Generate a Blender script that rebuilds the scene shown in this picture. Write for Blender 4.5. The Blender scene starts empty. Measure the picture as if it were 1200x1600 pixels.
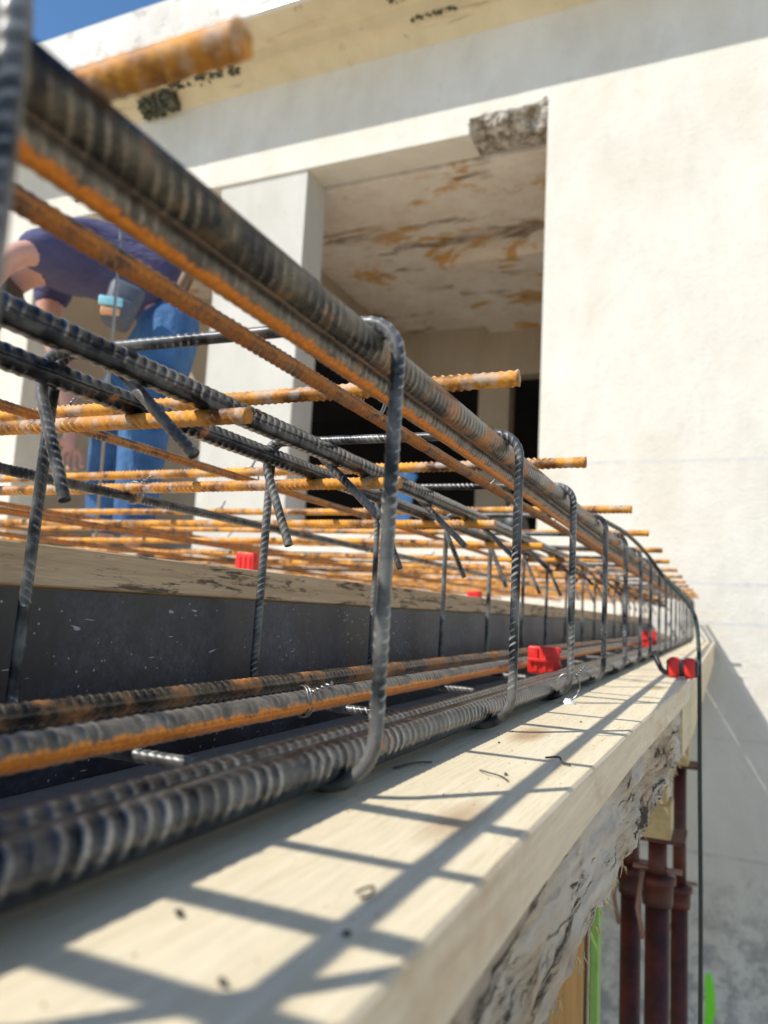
import bpy, math, random
import numpy as np
from mathutils import Vector, Matrix, noise as mnoise

random.seed(7); np.random.seed(7)
S = bpy.context.scene
C = S.collection
H = 3.3                      # camera height above the yard; all coordinates below are relative to the lens

# ------------------------------------------------------------------ camera
cam_d = bpy.data.cameras.new('camera'); cam = bpy.data.objects.new('camera', cam_d); C.objects.link(cam)
f_px = 1200.0
vy = Vector((1130 - 600, -(980 - 800), -f_px)).normalized()
r_ = math.atan(0.053)
hz = Vector((math.cos(r_), -math.sin(r_), 0))
vz = -vy.cross(hz).normalized()
if vz.y < 0: vz = -vz
vx = vy.cross(vz)
M = Matrix((vx, vy, vz)).to_4x4()
M.translation = Vector((0, 0, H))
cam.matrix_world = M
cam_d.sensor_fit = 'VERTICAL'; cam_d.sensor_height = 36.0; cam_d.lens = 36.0 * f_px / 1600.0
cam_d.clip_start = 0.02; cam_d.clip_end = 2000
cam_d.dof.use_dof = True; cam_d.dof.focus_distance = 0.68; cam_d.dof.aperture_fstop = 6.8
cam_d.dof.aperture_blades = 0
S.camera = cam

# ------------------------------------------------------------------ world, sun, exposure
sun_dir = Vector((0.59, 0.67, -1.0)).normalized()
elev = math.asin(-sun_dir.z)
az = math.atan2(-sun_dir.x, -sun_dir.y)          # clockwise from +Y
W = bpy.data.worlds.new('World'); S.world = W; W.use_nodes = True
nt = W.node_tree; nt.nodes.clear()
sky = nt.nodes.new('ShaderNodeTexSky'); sky.sky_type = 'NISHITA'; sky.sun_disc = False
sky.sun_elevation = elev; sky.sun_rotation = az; sky.air_density = 1.2; sky.dust_density = 0.4; sky.ozone_density = 3.0
bg = nt.nodes.new('ShaderNodeBackground'); bg.inputs[1].default_value = 0.125
wo = nt.nodes.new('ShaderNodeOutputWorld')
hs = nt.nodes.new('ShaderNodeHueSaturation'); hs.inputs['Saturation'].default_value = 1.18
nt.links.new(sky.outputs[0], hs.inputs['Color']); nt.links.new(hs.outputs[0], bg.inputs[0]); nt.links.new(bg.outputs[0], wo.inputs[0])
sl = bpy.data.lights.new('sun', 'SUN'); so = bpy.data.objects.new('sun', sl); C.objects.link(so)
sl.energy = 4.3; sl.angle = math.radians(0.55); sl.color = (1.0, 0.96, 0.875)
so.rotation_euler = sun_dir.to_track_quat('-Z', 'Y').to_euler(); so.location = (-20, -20, 30)
S.view_settings.view_transform = 'Standard'; S.view_settings.look = 'None'
S.view_settings.exposure = 0.26; S.view_settings.gamma = 1.0
S.cycles.max_bounces = 8; S.cycles.diffuse_bounces = 5; S.cycles.glossy_bounces = 3
S.cycles.use_denoising = True

# ------------------------------------------------------------------ material helper
class NB:
    def __init__(s, name):
        s.m = bpy.data.materials.new(name); s.m.use_nodes = True
        s.t = s.m.node_tree; s.n = s.t.nodes; s.b = s.n['Principled BSDF']
        s.tc = s.n.new('ShaderNodeTexCoord')
    def link(s, a, b): s.t.links.new(a, b)
    def val(s, sock, v):
        if isinstance(v, bpy.types.NodeSocket): s.link(v, sock)
        elif v is not None: sock.default_value = v
    def coord(s, scale=(1, 1, 1), loc=(0, 0, 0), rot=(0, 0, 0), src='Object'):
        mp = s.n.new('ShaderNodeMapping'); s.link(s.tc.outputs[src], mp.inputs[0])
        mp.inputs['Scale'].default_value = scale; mp.inputs['Location'].default_value = loc; mp.inputs['Rotation'].default_value = rot
        return mp.outputs[0]
    def noise(s, co, scale, detail=4, rough=0.55, dist=0.0):
        n = s.n.new('ShaderNodeTexNoise'); s.link(co, n.inputs['Vector'])
        n.inputs['Scale'].default_value = scale; n.inputs['Detail'].default_value = detail
        n.inputs['Roughness'].default_value = rough; n.inputs['Distortion'].default_value = dist
        return n.outputs[0]
    def voro(s, co, scale, feat='F1', rand=1.0):
        n = s.n.new('ShaderNodeTexVoronoi'); n.feature = feat; s.link(co, n.inputs['Vector'])
        n.inputs['Scale'].default_value = scale; n.inputs['Randomness'].default_value = rand
        return n.outputs['Distance']
    def ramp(s, fac, *stops):
        n = s.n.new('ShaderNodeValToRGB'); s.link(fac, n.inputs[0]); el = n.color_ramp.elements
        while len(el) > len(stops): el.remove(el[-1])
        while len(el) < len(stops): el.new(0.5)
        for e, (p, c) in zip(el, stops):
            e.position = p; e.color = (c, c, c, 1) if isinstance(c, (int, float)) else (*c, 1)
        return n.outputs[0]
    def mix(s, f, a, b, mode='MIX'):
        n = s.n.new('ShaderNodeMixRGB'); n.blend_type = mode
        s.val(n.inputs[0], f)
        for i, v in ((1, a), (2, b)):
            if isinstance(v, bpy.types.NodeSocket): s.link(v, n.inputs[i])
            else: n.inputs[i].default_value = (*v, 1)
        return n.outputs[0]
    def math(s, op, a, b=None):
        n = s.n.new('ShaderNodeMath'); n.operation = op; s.val(n.inputs[0], a)
        if b is not None: s.val(n.inputs[1], b)
        return n.outputs[0]
    def attr(s, name):
        n = s.n.new('ShaderNodeAttribute'); n.attribute_name = name; return n.outputs['Fac']
    def sep(s, co):
        n = s.n.new('ShaderNodeSeparateXYZ'); s.link(co, n.inputs[0]); return n.outputs
    def objrand(s):
        n = s.n.new('ShaderNodeObjectInfo'); return n.outputs['Random']
    def addv(s, co, v):
        n = s.n.new('ShaderNodeVectorMath'); n.operation = 'ADD'; s.link(co, n.inputs[0]); s.link(v, n.inputs[1]); return n.outputs[0]
    def out(s, col, rough=0.6, metal=0.0, bump=None, bstr=0.3, bdist=0.002, spec=None):
        s.val(s.b.inputs['Base Color'], col if isinstance(col, bpy.types.NodeSocket) else (*col, 1))
        s.val(s.b.inputs['Roughness'], rough); s.val(s.b.inputs['Metallic'], metal)
        if spec is not None: s.b.inputs['Specular IOR Level'].default_value = spec
        if bump is not None:
            n = s.n.new('ShaderNodeBump'); n.inputs['Strength'].default_value = bstr; n.inputs['Distance'].default_value = bdist
            s.link(bump, n.inputs['Height']); s.link(n.outputs[0], s.b.inputs['Normal'])
        return s.m

def bar_material(name, dark, lite, rust, rust_lo, rust_hi, ridge_rust, metal=0.55, rough=0.42, rib_col=None, scale=60, pale=0.0):
    b = NB(name)
    r = b.objrand()
    off = b.n.new('ShaderNodeCombineXYZ'); b.link(b.math('MULTIPLY', r, 37.0), off.inputs[0]); b.link(b.math('MULTIPLY', r, 11.0), off.inputs[2])
    co = b.addv(b.tc.outputs['Object'], off.outputs[0])
    big = b.noise(co, scale * 0.35, 3, 0.6)
    fine = b.noise(co, scale * 6, 6, 0.7)
    mid = b.noise(co, scale, 5, 0.65)
    col = b.mix(b.ramp(mid, (0.40, 0.0), (0.60, 1.0)), dark, lite)
    rib = b.attr('rib'); ridge = b.attr('rz')
    if rib_col:
        wear = b.math('MULTIPLY', b.ramp(rib, (0.35, 0.0), (0.8, 1.0)), b.ramp(fine, (0.3, 0.35), (0.6, 1.0)))  # rib crests paler from wear, with their bright highlights painted in too
        col = b.mix(wear, col, rib_col)
    rf = b.ramp(b.math('ADD', b.math('MULTIPLY', big, 0.6), b.math('MULTIPLY', mid, 0.4)), (rust_lo, 0.0), (rust_hi, 1.0))
    dust = b.ramp(fine, (0.3, rust[0]), (0.7, rust[1]))
    col2 = b.mix(rf, col, dust)
    if ridge_rust:
        g = b.math('MULTIPLY', b.ramp(b.math('ADD', ridge, b.math('ADD', b.math('MULTIPLY', b.math('SUBTRACT', mid, 0.5), 1.3), b.math('MULTIPLY', b.math('SUBTRACT', fine, 0.5), 1.2))), (0.42, 0.0), (0.72, 1.0)), ridge_rust)
        col2 = b.mix(g, col2, b.ramp(fine, (0.3, (0.50, 0.14, 0.015)), (0.7, (0.86, 0.33, 0.045))))
    if pale:
        sp = b.ramp(b.noise(co, scale * 1.6, 4, 0.6), (0.52, 0.0), (0.62, pale))
        col2 = b.mix(sp, col2, (0.50, 0.47, 0.43))
    mt = b.math('MULTIPLY', b.math('SUBTRACT', 1.0, rf), metal)
    ro = b.math('ADD', b.math('MULTIPLY', fine, 0.25), b.math('ADD', rough - 0.12, b.math('MULTIPLY', rf, 0.3)))
    return b.out(col2, ro, mt, fine, 0.25, 0.0006)

M_ = {}
ORG = ((0.30, 0.085, 0.012), (0.66, 0.25, 0.04))
M_['steel_dark'] = bar_material('mill_scale_steel', (0.008, 0.011, 0.018), (0.075, 0.08, 0.09), ORG, 0.61, 0.67, 0.0, 0.75, 0.22, (0.33, 0.33, 0.335), 40)
M_['steel_stirrup'] = bar_material('stirrup_steel', (0.006, 0.007, 0.010), (0.19, 0.183, 0.17), ORG, 0.63, 0.69, 0.0, 0.2, 0.36, (0.44, 0.43, 0.41), 22)
M_['steel_grey'] = bar_material('grey_ribbed_steel', (0.10, 0.095, 0.085), (0.24, 0.22, 0.19), ORG, 0.62, 0.74, 1.0, 0.5, 0.42, (0.34, 0.31, 0.27), 50)
M_['steel_warm'] = bar_material('warm_grey_steel', (0.010, 0.011, 0.015), (0.10, 0.085, 0.06), ((0.24, 0.08, 0.02), (0.62, 0.25, 0.05)), 0.50, 0.60, 0.0, 0.6, 0.28, (0.27, 0.235, 0.18), 30)
M_['steel_brown'] = bar_material('brown_ribbed_steel', (0.07, 0.045, 0.03), (0.20, 0.14, 0.09), ((0.24, 0.075, 0.015), (0.5, 0.19, 0.04)), 0.42, 0.56, 0.6, 0.35, 0.5, (0.36, 0.24, 0.15), 60)
M_['steel_rust'] = bar_material('orange_rusted_steel', (0.12, 0.042, 0.012), (0.46, 0.17, 0.025), ((0.74, 0.27, 0.02), (0.92, 0.46, 0.06)), 0.43, 0.60, 0.0, 0.1, 0.55, (0.95, 0.56, 0.17), 34, pale=0.5)
M_['wire'] = NB('galvanised_tie_wire').out((0.30, 0.29, 0.28), 0.35, 0.85)

def wood(name, c1, c2, axis=1, gs=40, dirt=None, rough=0.6, knots=False, bs=0.25):
    b = NB(name)
    sc = [gs, gs, gs]; sc[axis] = gs * 0.03
    co = b.coord(tuple(sc))
    g = b.noise(co, 1.0, 5, 0.65, 0.6)
    sc2 = [gs * 6, gs * 6, gs * 6]; sc2[axis] = gs * 0.25
    g2 = b.noise(b.coord(tuple(sc2)), 1.0, 3, 0.6)
    col = b.mix(b.ramp(g, (0.3, 0.0), (0.7, 1.0)), c1, c2)
    col = b.mix(b.math('MULTIPLY', b.ramp(g2, (0.45, 0.0), (0.75, 1.0)), 0.34), col, tuple(x * 0.50 for x in c1))
    if dirt:
        dn = b.noise(b.coord(dirt[1]), dirt[2], 6, 0.7, 0.3)
        col = b.mix(b.ramp(dn, (dirt[3], 0.0), (dirt[4], dirt[5])), col, dirt[0])
    if knots:
        kv = b.voro(b.coord((9, 2.6, 9), (.3, .7, 0)), 1.0)
        col = b.mix(b.ramp(kv, (0.06, 0.75), (0.16, 0.0)), col, (0.36, 0.20, 0.09))
    hgt = b.math('ADD', b.math('MULTIPLY', g2, 0.7), b.math('MULTIPLY', g, 0.5))
    return b.out(col, rough, 0, hgt, bs, 0.0015)
M_['board'] = wood('pale_three_ply_spruce', (0.70, 0.58, 0.38), (0.82, 0.72, 0.52), 1, 130, ((0.50, 0.42, 0.30), (9, 3, 9), 1.0, 0.55, 0.75, 0.45), 0.55, knots=True, bs=.6)
M_['board_edge'] = wood('spruce_board_edge', (0.70, 0.55, 0.36), (0.84, 0.70, 0.50), 1, 60, ((0.50, 0.32, 0.16), (10, 6, 14), 1.0, 0.50, 0.70, 0.8), 0.6)
M_['fresh_timber'] = wood('fresh_pine_timber', (0.62, 0.50, 0.29), (0.72, 0.61, 0.38), 1, 40)
M_['cross_timber'] = wood('yellow_pine_timber', (0.50, 0.37, 0.17), (0.62, 0.48, 0.24), 0, 40, ((0.25, 0.18, 0.09), (10, 10, 10), 1.0, 0.5, 0.7, 0.6))
M_['batten'] = wood('smeared_timber_batten', (0.60, 0.39, 0.22), (0.82, 0.61, 0.38), 1, 150, ((0.06, 0.035, 0.02), (34, 13, 90), 1.0, 0.54, 0.61, 0.85), 0.7)
M_['ply_tan'] = wood('tan_deck_plywood', (0.62, 0.52, 0.36), (0.70, 0.60, 0.44), 1, 30)

b = NB('black_film_faced_plywood')
co = b.coord()
haze_ = b.noise(b.coord((1, 0.6, 1)), 9, 6, 0.7, 0.4)
fine = b.noise(co, 160, 5, 0.75)
col = b.mix(b.math('MULTIPLY', b.ramp(haze_, (0.4, 0.0), (0.75, 1.0)), b.ramp(fine, (0.35, 0.1), (0.7, 1.0))), (0.013, 0.015, 0.022), (0.16, 0.18, 0.24))
wob = b.mix(0.25, co, b.n.new('ShaderNodeTexNoise').outputs[1])
spk = b.ramp(b.voro(wob, 30), (0.06, 1.0), (0.10, 0.0))
spk2 = b.math('MULTIPLY', b.ramp(b.voro(b.coord((1, 1, 1), (3, 1, 2)), 120), (0.10, 1.0), (0.15, 0.0)), b.ramp(b.noise(co, 14, 2), (0.45, 0.0), (0.55, 1.0)))
col = b.mix(b.math('MAXIMUM', spk, spk2), col, (0.42, 0.43, 0.45))
M_['black_ply'] = b.out(col, b.math('ADD', 0.30, b.math('MULTIPLY', haze_, 0.3)), 0, fine, 0.12, 0.0006)

b = NB('grey_dusty_formwork_bottom')
co = b.coord()
M_['grey_bottom'] = b.out(b.mix(b.noise(co, 60, 6, 0.7), (0.16, 0.15, 0.14), (0.33, 0.31, 0.28)), 0.9, 0, b.noise(co, 300, 4, 0.7), 0.6, 0.002)

b = NB('weathered_timber_with_cement')
co = b.coord((60, 7, 75), rot=(.12, 0, 0)); g = b.noise(co, 1, 8, 0.75, 0.5)
pt = b.noise(b.coord((9, 5, 9)), 1.0, 4, 0.6)
col = b.mix(b.ramp(g, (0.32, 0.0), (0.55, 1.0)), (0.15, 0.08, 0.035), (0.60, 0.46, 0.30))
col = b.mix(b.ramp(pt, (0.44, 0.0), (0.60, 0.75)), col, b.mix(g, (0.54, 0.48, 0.41), (0.84, 0.78, 0.69)))
cr = b.ramp(b.noise(b.coord((26, 4.5, 42), rot=(0.25, 0, 0)), 1.0, 8, 0.8, 0.7), (0.40, 0.0), (0.44, 1.0))
col = b.mix(cr, (0.035, 0.028, 0.022), col)  # cracks and holes near-black, their shading painted into the colour
hh = b.math('ADD', g, b.math('MULTIPLY', cr, 0.6))
M_['rough_timber'] = b.out(col, 0.85, 0, hh, 0.9, 0.006)

def plaster(name, c1, c2, stains=None, lines=False, sc=1.0, bs=0.35):
    b = NB(name)
    co = b.coord(); z = b.sep(co)
    n1 = b.noise(co, 1.1 * sc, 6, 0.6); n2 = b.noise(co, 9 * sc, 6, 0.7); n3 = b.noise(b.coord((1, 1, 0.35)), 4 * sc, 5, 0.6)
    col = b.mix(b.ramp(b.math('ADD', b.math('MULTIPLY', n1, 0.6), b.math('MULTIPLY', n3, 0.4)), (0.38, 0.0), (0.62, 1.0)), c1, c2)
    col = b.mix(b.ramp(n2, (0.58, 0.0), (0.75, 0.35)), col, tuple(x * 0.72 for x in c1))
    if stains:
        for (sc_, loc_, nsc, lo, hi, c, a) in stains:
            s_ = b.ramp(b.noise(b.coord(sc_, loc_), nsc, 6, 0.68, 0.5), (lo, 0.0), (hi, a))
            col = b.mix(s_, col, c)
    if lines:
        wv = b.math('MULTIPLY', b.math('SUBTRACT', b.noise(b.coord((0.6, 1, 0.2)), 2.0, 2), 0.5), 0.02)
        zz = b.math('ADD', z[2], wv)
        for lz, a in ((1.126, 0.28), (0.28, 0.32), (0.02, 0.34), (-0.72, 0.18), (-1.45, 0.4)):
            d = b.math('ABSOLUTE', b.math('SUBTRACT', zz, lz + H))
            k = b.math('MULTIPLY', b.ramp(d, (0.004, 1.0), (0.016, 0.0)), b.ramp(n2, (0.35, 0.2 * a), (0.6, a)))
            col = b.mix(k, col, (0.36, 0.40, 0.62) if lz > -0.5 else (0.30, 0.31, 0.38))
        # old cement and mould low on the wall (real dirt)
        low = b.ramp(b.math('ADD', b.math('SUBTRACT', 1.75, z[2]), b.math('MULTIPLY', n2, 0.9)), (0.30, 0.0), (0.95, 1.0))
        blot = b.ramp(b.noise(co, 6.5, 8, 0.75), (0.45, 0.0), (0.58, 1.0))
        col = b.mix(b.math('MULTIPLY', b.math('MULTIPLY', low, blot), 0.75), col, (0.30, 0.28, 0.27))
        left = b.math('MULTIPLY', low, b.ramp(b.math('ADD', b.math('MULTIPLY', z[0], -1.0), b.math('MULTIPLY', n3, 0.2)), (0.42, 0.0), (0.50, 1.0)))
        col = b.mix(b.math('MULTIPLY', left, 0.75), col, b.mix(n2, (0.16, 0.15, 0.13), (0.42, 0.39, 0.34)))
        pen = b.ramp(b.noise(b.coord((18, 1, 2.2), (4.4, 0, 0)), 1, 3), (0.70, 0.0), (0.72, 0.5))
        col = b.mix(b.math('MULTIPLY', pen, low), col, (0.16, 0.16, 0.2))
    return b.out(col, 0.9, 0, b.math('ADD', b.noise(co, 45 * sc, 6, 0.7), b.math('MULTIPLY', n2, 1.5)), bs, 0.012)
M_['wall'] = plaster('cream_wall_plaster', (0.70, 0.645, 0.545), (0.80, 0.76, 0.68), [((1, 1, .5), (3, 0, 1), 2.2, .52, .66, (0.60, 0.56, 0.50), .35), ((1, 1, 1), (0, 0, 5), 14, .62, .70, (0.5, 0.46, 0.40), .30)], True, bs=.5)
M_['pillar'] = plaster('pale_grey_plaster', (0.57, 0.545, 0.49), (0.66, 0.64, 0.585))
M_['cornice'] = plaster('cream_cornice_plaster', (0.62, 0.52, 0.34), (0.74, 0.64, 0.44),
    [((1, 1, 1), (2.1, 0, 0), 2.6, 0.66, 0.70, (0.10, 0.09, 0.05), 0.85), ((1.0, 6, 6), (7, 1, 3), 1.2, 0.60, 0.68, (0.28, 0.21, 0.10), 0.6)])
M_['fascia'] = plaster('white_fascia_paint', (0.66, 0.62, 0.56), (0.80, 0.78, 0.73), [((1, 1, 1), (2, 0, 1), 3.5, .56, .62, (0.42, 0.38, 0.32), .6)])
M_['ceiling'] = plaster('stained_ceiling', (0.76, 0.65, 0.54), (0.86, 0.79, 0.70),
    [((0.9, 1.5, 1), (4.3, 2.3, 0), 1.1, 0.545, 0.60, (0.60, 0.31, 0.06), 0.85), ((1.0, 3.0, 1), (6, 4.6, 0), 0.8, 0.565, 0.65, (0.18, 0.11, 0.06), 0.85), ((1, 1, 1), (1, 1, 1), 3.0, 0.5, 0.75, (0.55, 0.45, 0.36), 0.5)], sc=2)
M_['room'] = plaster('tan_room_plaster', (0.44, 0.36, 0.27), (0.54, 0.46, 0.36))
M_['room_dark'] = plaster('shade_dark_room_plaster', (0.02, 0.018, 0.016), (0.035, 0.03, 0.027))  # near-black plaster: darkness of the unlit rear room put into its colour
b = NB('broken_concrete'); co = b.coord()
M_['rubble'] = b.out(b.mix(b.ramp(b.noise(co, 9, 7, 0.75), (0.40, 0.0), (0.60, 1.0)), (0.15, 0.10, 0.06), (0.66, 0.62, 0.55)), 0.95, 0, b.noise(co, 60, 5, 0.7), 0.8, 0.01)
b = NB('mossy_broken_render'); co = b.coord()
M_['moss'] = b.out(b.mix(b.ramp(b.noise(co, 16, 6, 0.7), (0.40, 0.0), (0.68, 1.0)), (0.035, 0.04, 0.022), (0.22, 0.21, 0.15)), 0.95, 0, b.noise(co, 60, 5, 0.7), 0.8, 0.01)
b = NB('dusty_concrete_yard'); co = b.coord()
M_['ground'] = b.out(b.mix(b.noise(co, 1.5, 8, 0.7), (0.34, 0.30, 0.24), (0.52, 0.47, 0.38)), 0.95, 0, b.noise(co, 30, 5), 0.4, 0.01)
b = NB('red_brown_prop_paint'); co = b.coord()
M_['prop'] = b.out(b.mix(b.ramp(b.noise(co, 20, 6, 0.7), (0.4, 0.0), (0.65, 1.0)), (0.11, 0.02, 0.013), (0.035, 0.011, 0.008)), 0.55, 0, b.noise(co, 120, 4), 0.2, 0.001)
M_['prop_grey'] = NB('worn_prop_steel').out((0.30, 0.17, 0.13), 0.6, 0.2)
def plain(name, c, rough=0.5, metal=0.0, v=0.25, sc=60):
    b = NB(name); co = b.coord(); n = b.noise(co, sc, 5, 0.65)
    return b.out(b.mix(b.ramp(n, (0.35, 0.0), (0.7, 1.0)), c, tuple(min(1, x * (1 + v) + 0.01) for x in c)), rough, metal, n, 0.15, 0.001)
M_['red'] = plain('red_plastic', (0.66, 0.02, 0.014), 0.4)
M_['black'] = plain('black_rubber', (0.016, 0.018, 0.02), 0.45)
M_['cable'] = plain('dark_green_black_cable', (0.010, 0.022, 0.018), 0.5)
M_['lime'] = plain('lime_green_paint', (0.22, 0.86, 0.03), 0.6)
M_['green'] = plain('green_painted_batten', (0.17, 0.33, 0.06), 0.5)
M_['orange_wood'] = wood('orange_formwork_timber', (0.42, 0.22, 0.07), (0.55, 0.32, 0.12), 2, 40)
M_['skin'] = plain('skin', (0.62, 0.33, 0.25), 0.55, 0, 0.1, 20)
b = NB('lilac_cotton'); co = b.coord()
M_['shirt'] = b.out(b.mix(b.noise(co, 9, 4), (0.055, 0.055, 0.13), (0.115, 0.105, 0.215)), 0.9, 0, b.noise(b.coord((6, 6, 22)), 1.0, 4, 0.6, 1.0), 0.9, 0.03)
b = NB('blue_denim'); co = b.coord()
M_['denim'] = b.out(b.mix(b.ramp(b.noise(co, 7, 5, 0.6), (0.35, 0.0), (0.65, 1.0)), (0.025, 0.085, 0.22), (0.07, 0.185, 0.38)), 0.9, 0, b.noise(b.coord((20, 20, 7)), 1.0, 4, 0.6, 1.2), 0.9, 0.03)
M_['leather'] = plain('brown_leather', (0.16, 0.09, 0.05), 0.6)
M_['pouch'] = plain('grey_tool_pouch', (0.085, 0.095, 0.12), 0.6)
M_['hair'] = plain('dark_brown_hair', (0.03, 0.02, 0.014), 0.6)
M_['cyan'] = plain('pale_blue_plastic', (0.35, 0.72, 0.85), 0.25)
M_['peach'] = plain('orange_handle', (0.75, 0.38, 0.16), 0.4)
M_['blue'] = plain('blue_plastic', (0.05, 0.25, 0.66), 0.4)
M_['flash'] = plain('galvanised_flashing', (0.55, 0.58, 0.60), 0.35, 0.6)
M_['white_pl'] = plain('white_plastic', (0.75, 0.75, 0.73), 0.4)
M_['debris'] = plain('dark_debris', (0.05, 0.045, 0.04), 0.8)

# ------------------------------------------------------------------ object helpers
def link(name, me, mat=None, parent=None, loc=None):
    o = bpy.data.objects.new(name, me); C.objects.link(o)
    if mat is not None and me is not None and len(me.materials) == 0: me.materials.append(M_[mat] if isinstance(mat, str) else mat)
    if parent is not None: o.parent = parent
    if loc is not None: o.location = loc
    return o
def tag(o, label=None, cat=None, group=None, kind=None):
    if label: o['label'] = label
    if cat: o['category'] = cat
    if group: o['group'] = group
    if kind: o['kind'] = kind
    return o
def thing(name, label, cat, loc, group=None, rot=None):
    o = bpy.data.objects.new(name, None); C.objects.link(o); o.location = loc; o.empty_display_size = 0.05
    if rot: o.rotation_euler = rot
    return tag(o, label, cat, group)
def mesh(name, v, f, smooth=False, attrs=None):
    me = bpy.data.meshes.new(name)
    v = np.asarray(v, dtype=np.float32); 
    me.from_pydata(v.tolist() if len(v) < 20 else [tuple(x) for x in v], [], f)
    me.update()
    if smooth: me.polygons.foreach_set('use_smooth', [True] * len(me.polygons))
    if attrs:
        for k, a in attrs.items():
            at = me.attributes.new(k, 'FLOAT', 'POINT'); at.data.foreach_set('value', np.asarray(a, dtype=np.float32))
    return me
def join(parts):
    V = []; F = []; n = 0
    for v, f in parts:
        V.extend([tuple(x) for x in v]); F.extend([tuple(i + n for i in q) for q in f]); n += len(v)
    return V, F
def box(x0, x1, y0, y1, z0, z1, bev=0.0):
    if bev <= 0:
        v = [(x, y, z) for z in (z0, z1) for y in (y0, y1) for x in (x0, x1)]
        return v, [(0, 2, 3, 1), (4, 5, 7, 6), (0, 1, 5, 4), (2, 6, 7, 3), (0, 4, 6, 2), (1, 3, 7, 5)]
    import bmesh
    bm = bmesh.new()
    bmesh.ops.create_cube(bm, size=1)
    for q in bm.verts:
        q.co = Vector(((x0 + x1) / 2 + q.co.x * (x1 - x0), (y0 + y1) / 2 + q.co.y * (y1 - y0), (z0 + z1) / 2 + q.co.z * (z1 - z0)))
    bmesh.ops.bevel(bm, geom=bm.edges[:], offset=bev, segments=2, affect='EDGES', profile=0.5)
    bm.verts.index_update()
    v = [tuple(q.co) for q in bm.verts]; f = [tuple(q.index for q in p.verts) for p in bm.faces]
    bm.free(); return v, f
def frames(P):
    P = np.asarray(P, float); T = np.gradient(P, axis=0); T /= np.linalg.norm(T, axis=1)[:, None]
    up = np.array([0, 0, 1.0]) if abs(T[0][2]) < 0.9 else np.array([1.0, 0, 0])
    n = np.cross(T[0], up); n /= np.linalg.norm(n); N = [n]
    for i in range(1, len(P)):
        n = N[-1] - T[i] * np.dot(N[-1], T[i]); n /= np.linalg.norm(n); N.append(n)
    N = np.array(N); B = np.cross(T, N); return T, N, B
def tube(P, R, ns=10, cap=True):
    P = np.asarray(P, float); T, N, B = frames(P)
    R = np.broadcast_to(np.asarray(R, float), (len(P),))
    a = np.linspace(0, 2 * np.pi, ns, endpoint=False)
    V = (P[:, None, :] + R[:, None, None] * (np.cos(a)[None, :, None] * N[:, None, :] + np.sin(a)[None, :, None] * B[:, None, :])).reshape(-1, 3)
    F = tube_faces(len(P), ns, cap)
    return [tuple(x) for x in V], F
def tube_faces(n, ns, cap=True):
    F = []
    for i in range(n - 1):
        o = i * ns
        for j in range(ns):
            k = (j + 1) % ns
            F.append((o + j, o + k, o + ns + k, o + ns + j))
    if cap:
        F.append(tuple(range(ns))[::-1]); F.append(tuple((n - 1) * ns + j for j in range(ns)))
    return F
def resample(P, ds_fn):
    P = np.asarray(P, float); seg = np.linalg.norm(np.diff(P, axis=0), axis=1); s = np.concatenate([[0], np.cumsum(seg)])
    out = [0.0]
    while out[-1] < s[-1]: out.append(out[-1] + ds_fn(out[-1]))
    out[-1] = s[-1]
    if len(out) > 2 and out[-1] - out[-2] < 1e-5: out.pop(-2)
    out = np.array(out)
    return np.stack([np.interp(out, s, P[:, k]) for k in range(3)], 1), out
def corner_path(pts, rad, n=7):
    out = [np.array(pts[0], float)]
    for i in range(1, len(pts) - 1):
        a, b_, c = (np.array(pts[j], float) for j in (i - 1, i, i + 1))
        r = rad[i] if isinstance(rad, (list, tuple)) else rad
        u = (a - b_) / np.linalg.norm(a - b_); w = (c - b_) / np.linalg.norm(c - b_)
        ang = math.acos(max(-1, min(1, float(u @ w)))); d = min(r / math.tan(ang / 2), 0.48 * np.linalg.norm(a - b_), 0.48 * np.linalg.norm(c - b_))
        bis = (u + w); bis /= np.linalg.norm(bis); rr = d * math.tan(ang / 2); cen = b_ + bis * (rr / math.sin(ang / 2))
        s0 = b_ + u * d - cen; s1 = b_ + w * d - cen
        th = math.pi - ang
        for k in range(n + 1):
            t = k / n
            v = (math.sin((1 - t) * th) * s0 + math.sin(t * th) * s1) / math.sin(th)
            out.append(cen + v)
    out.append(np.array(pts[-1], float))
    return np.array(out)
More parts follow.
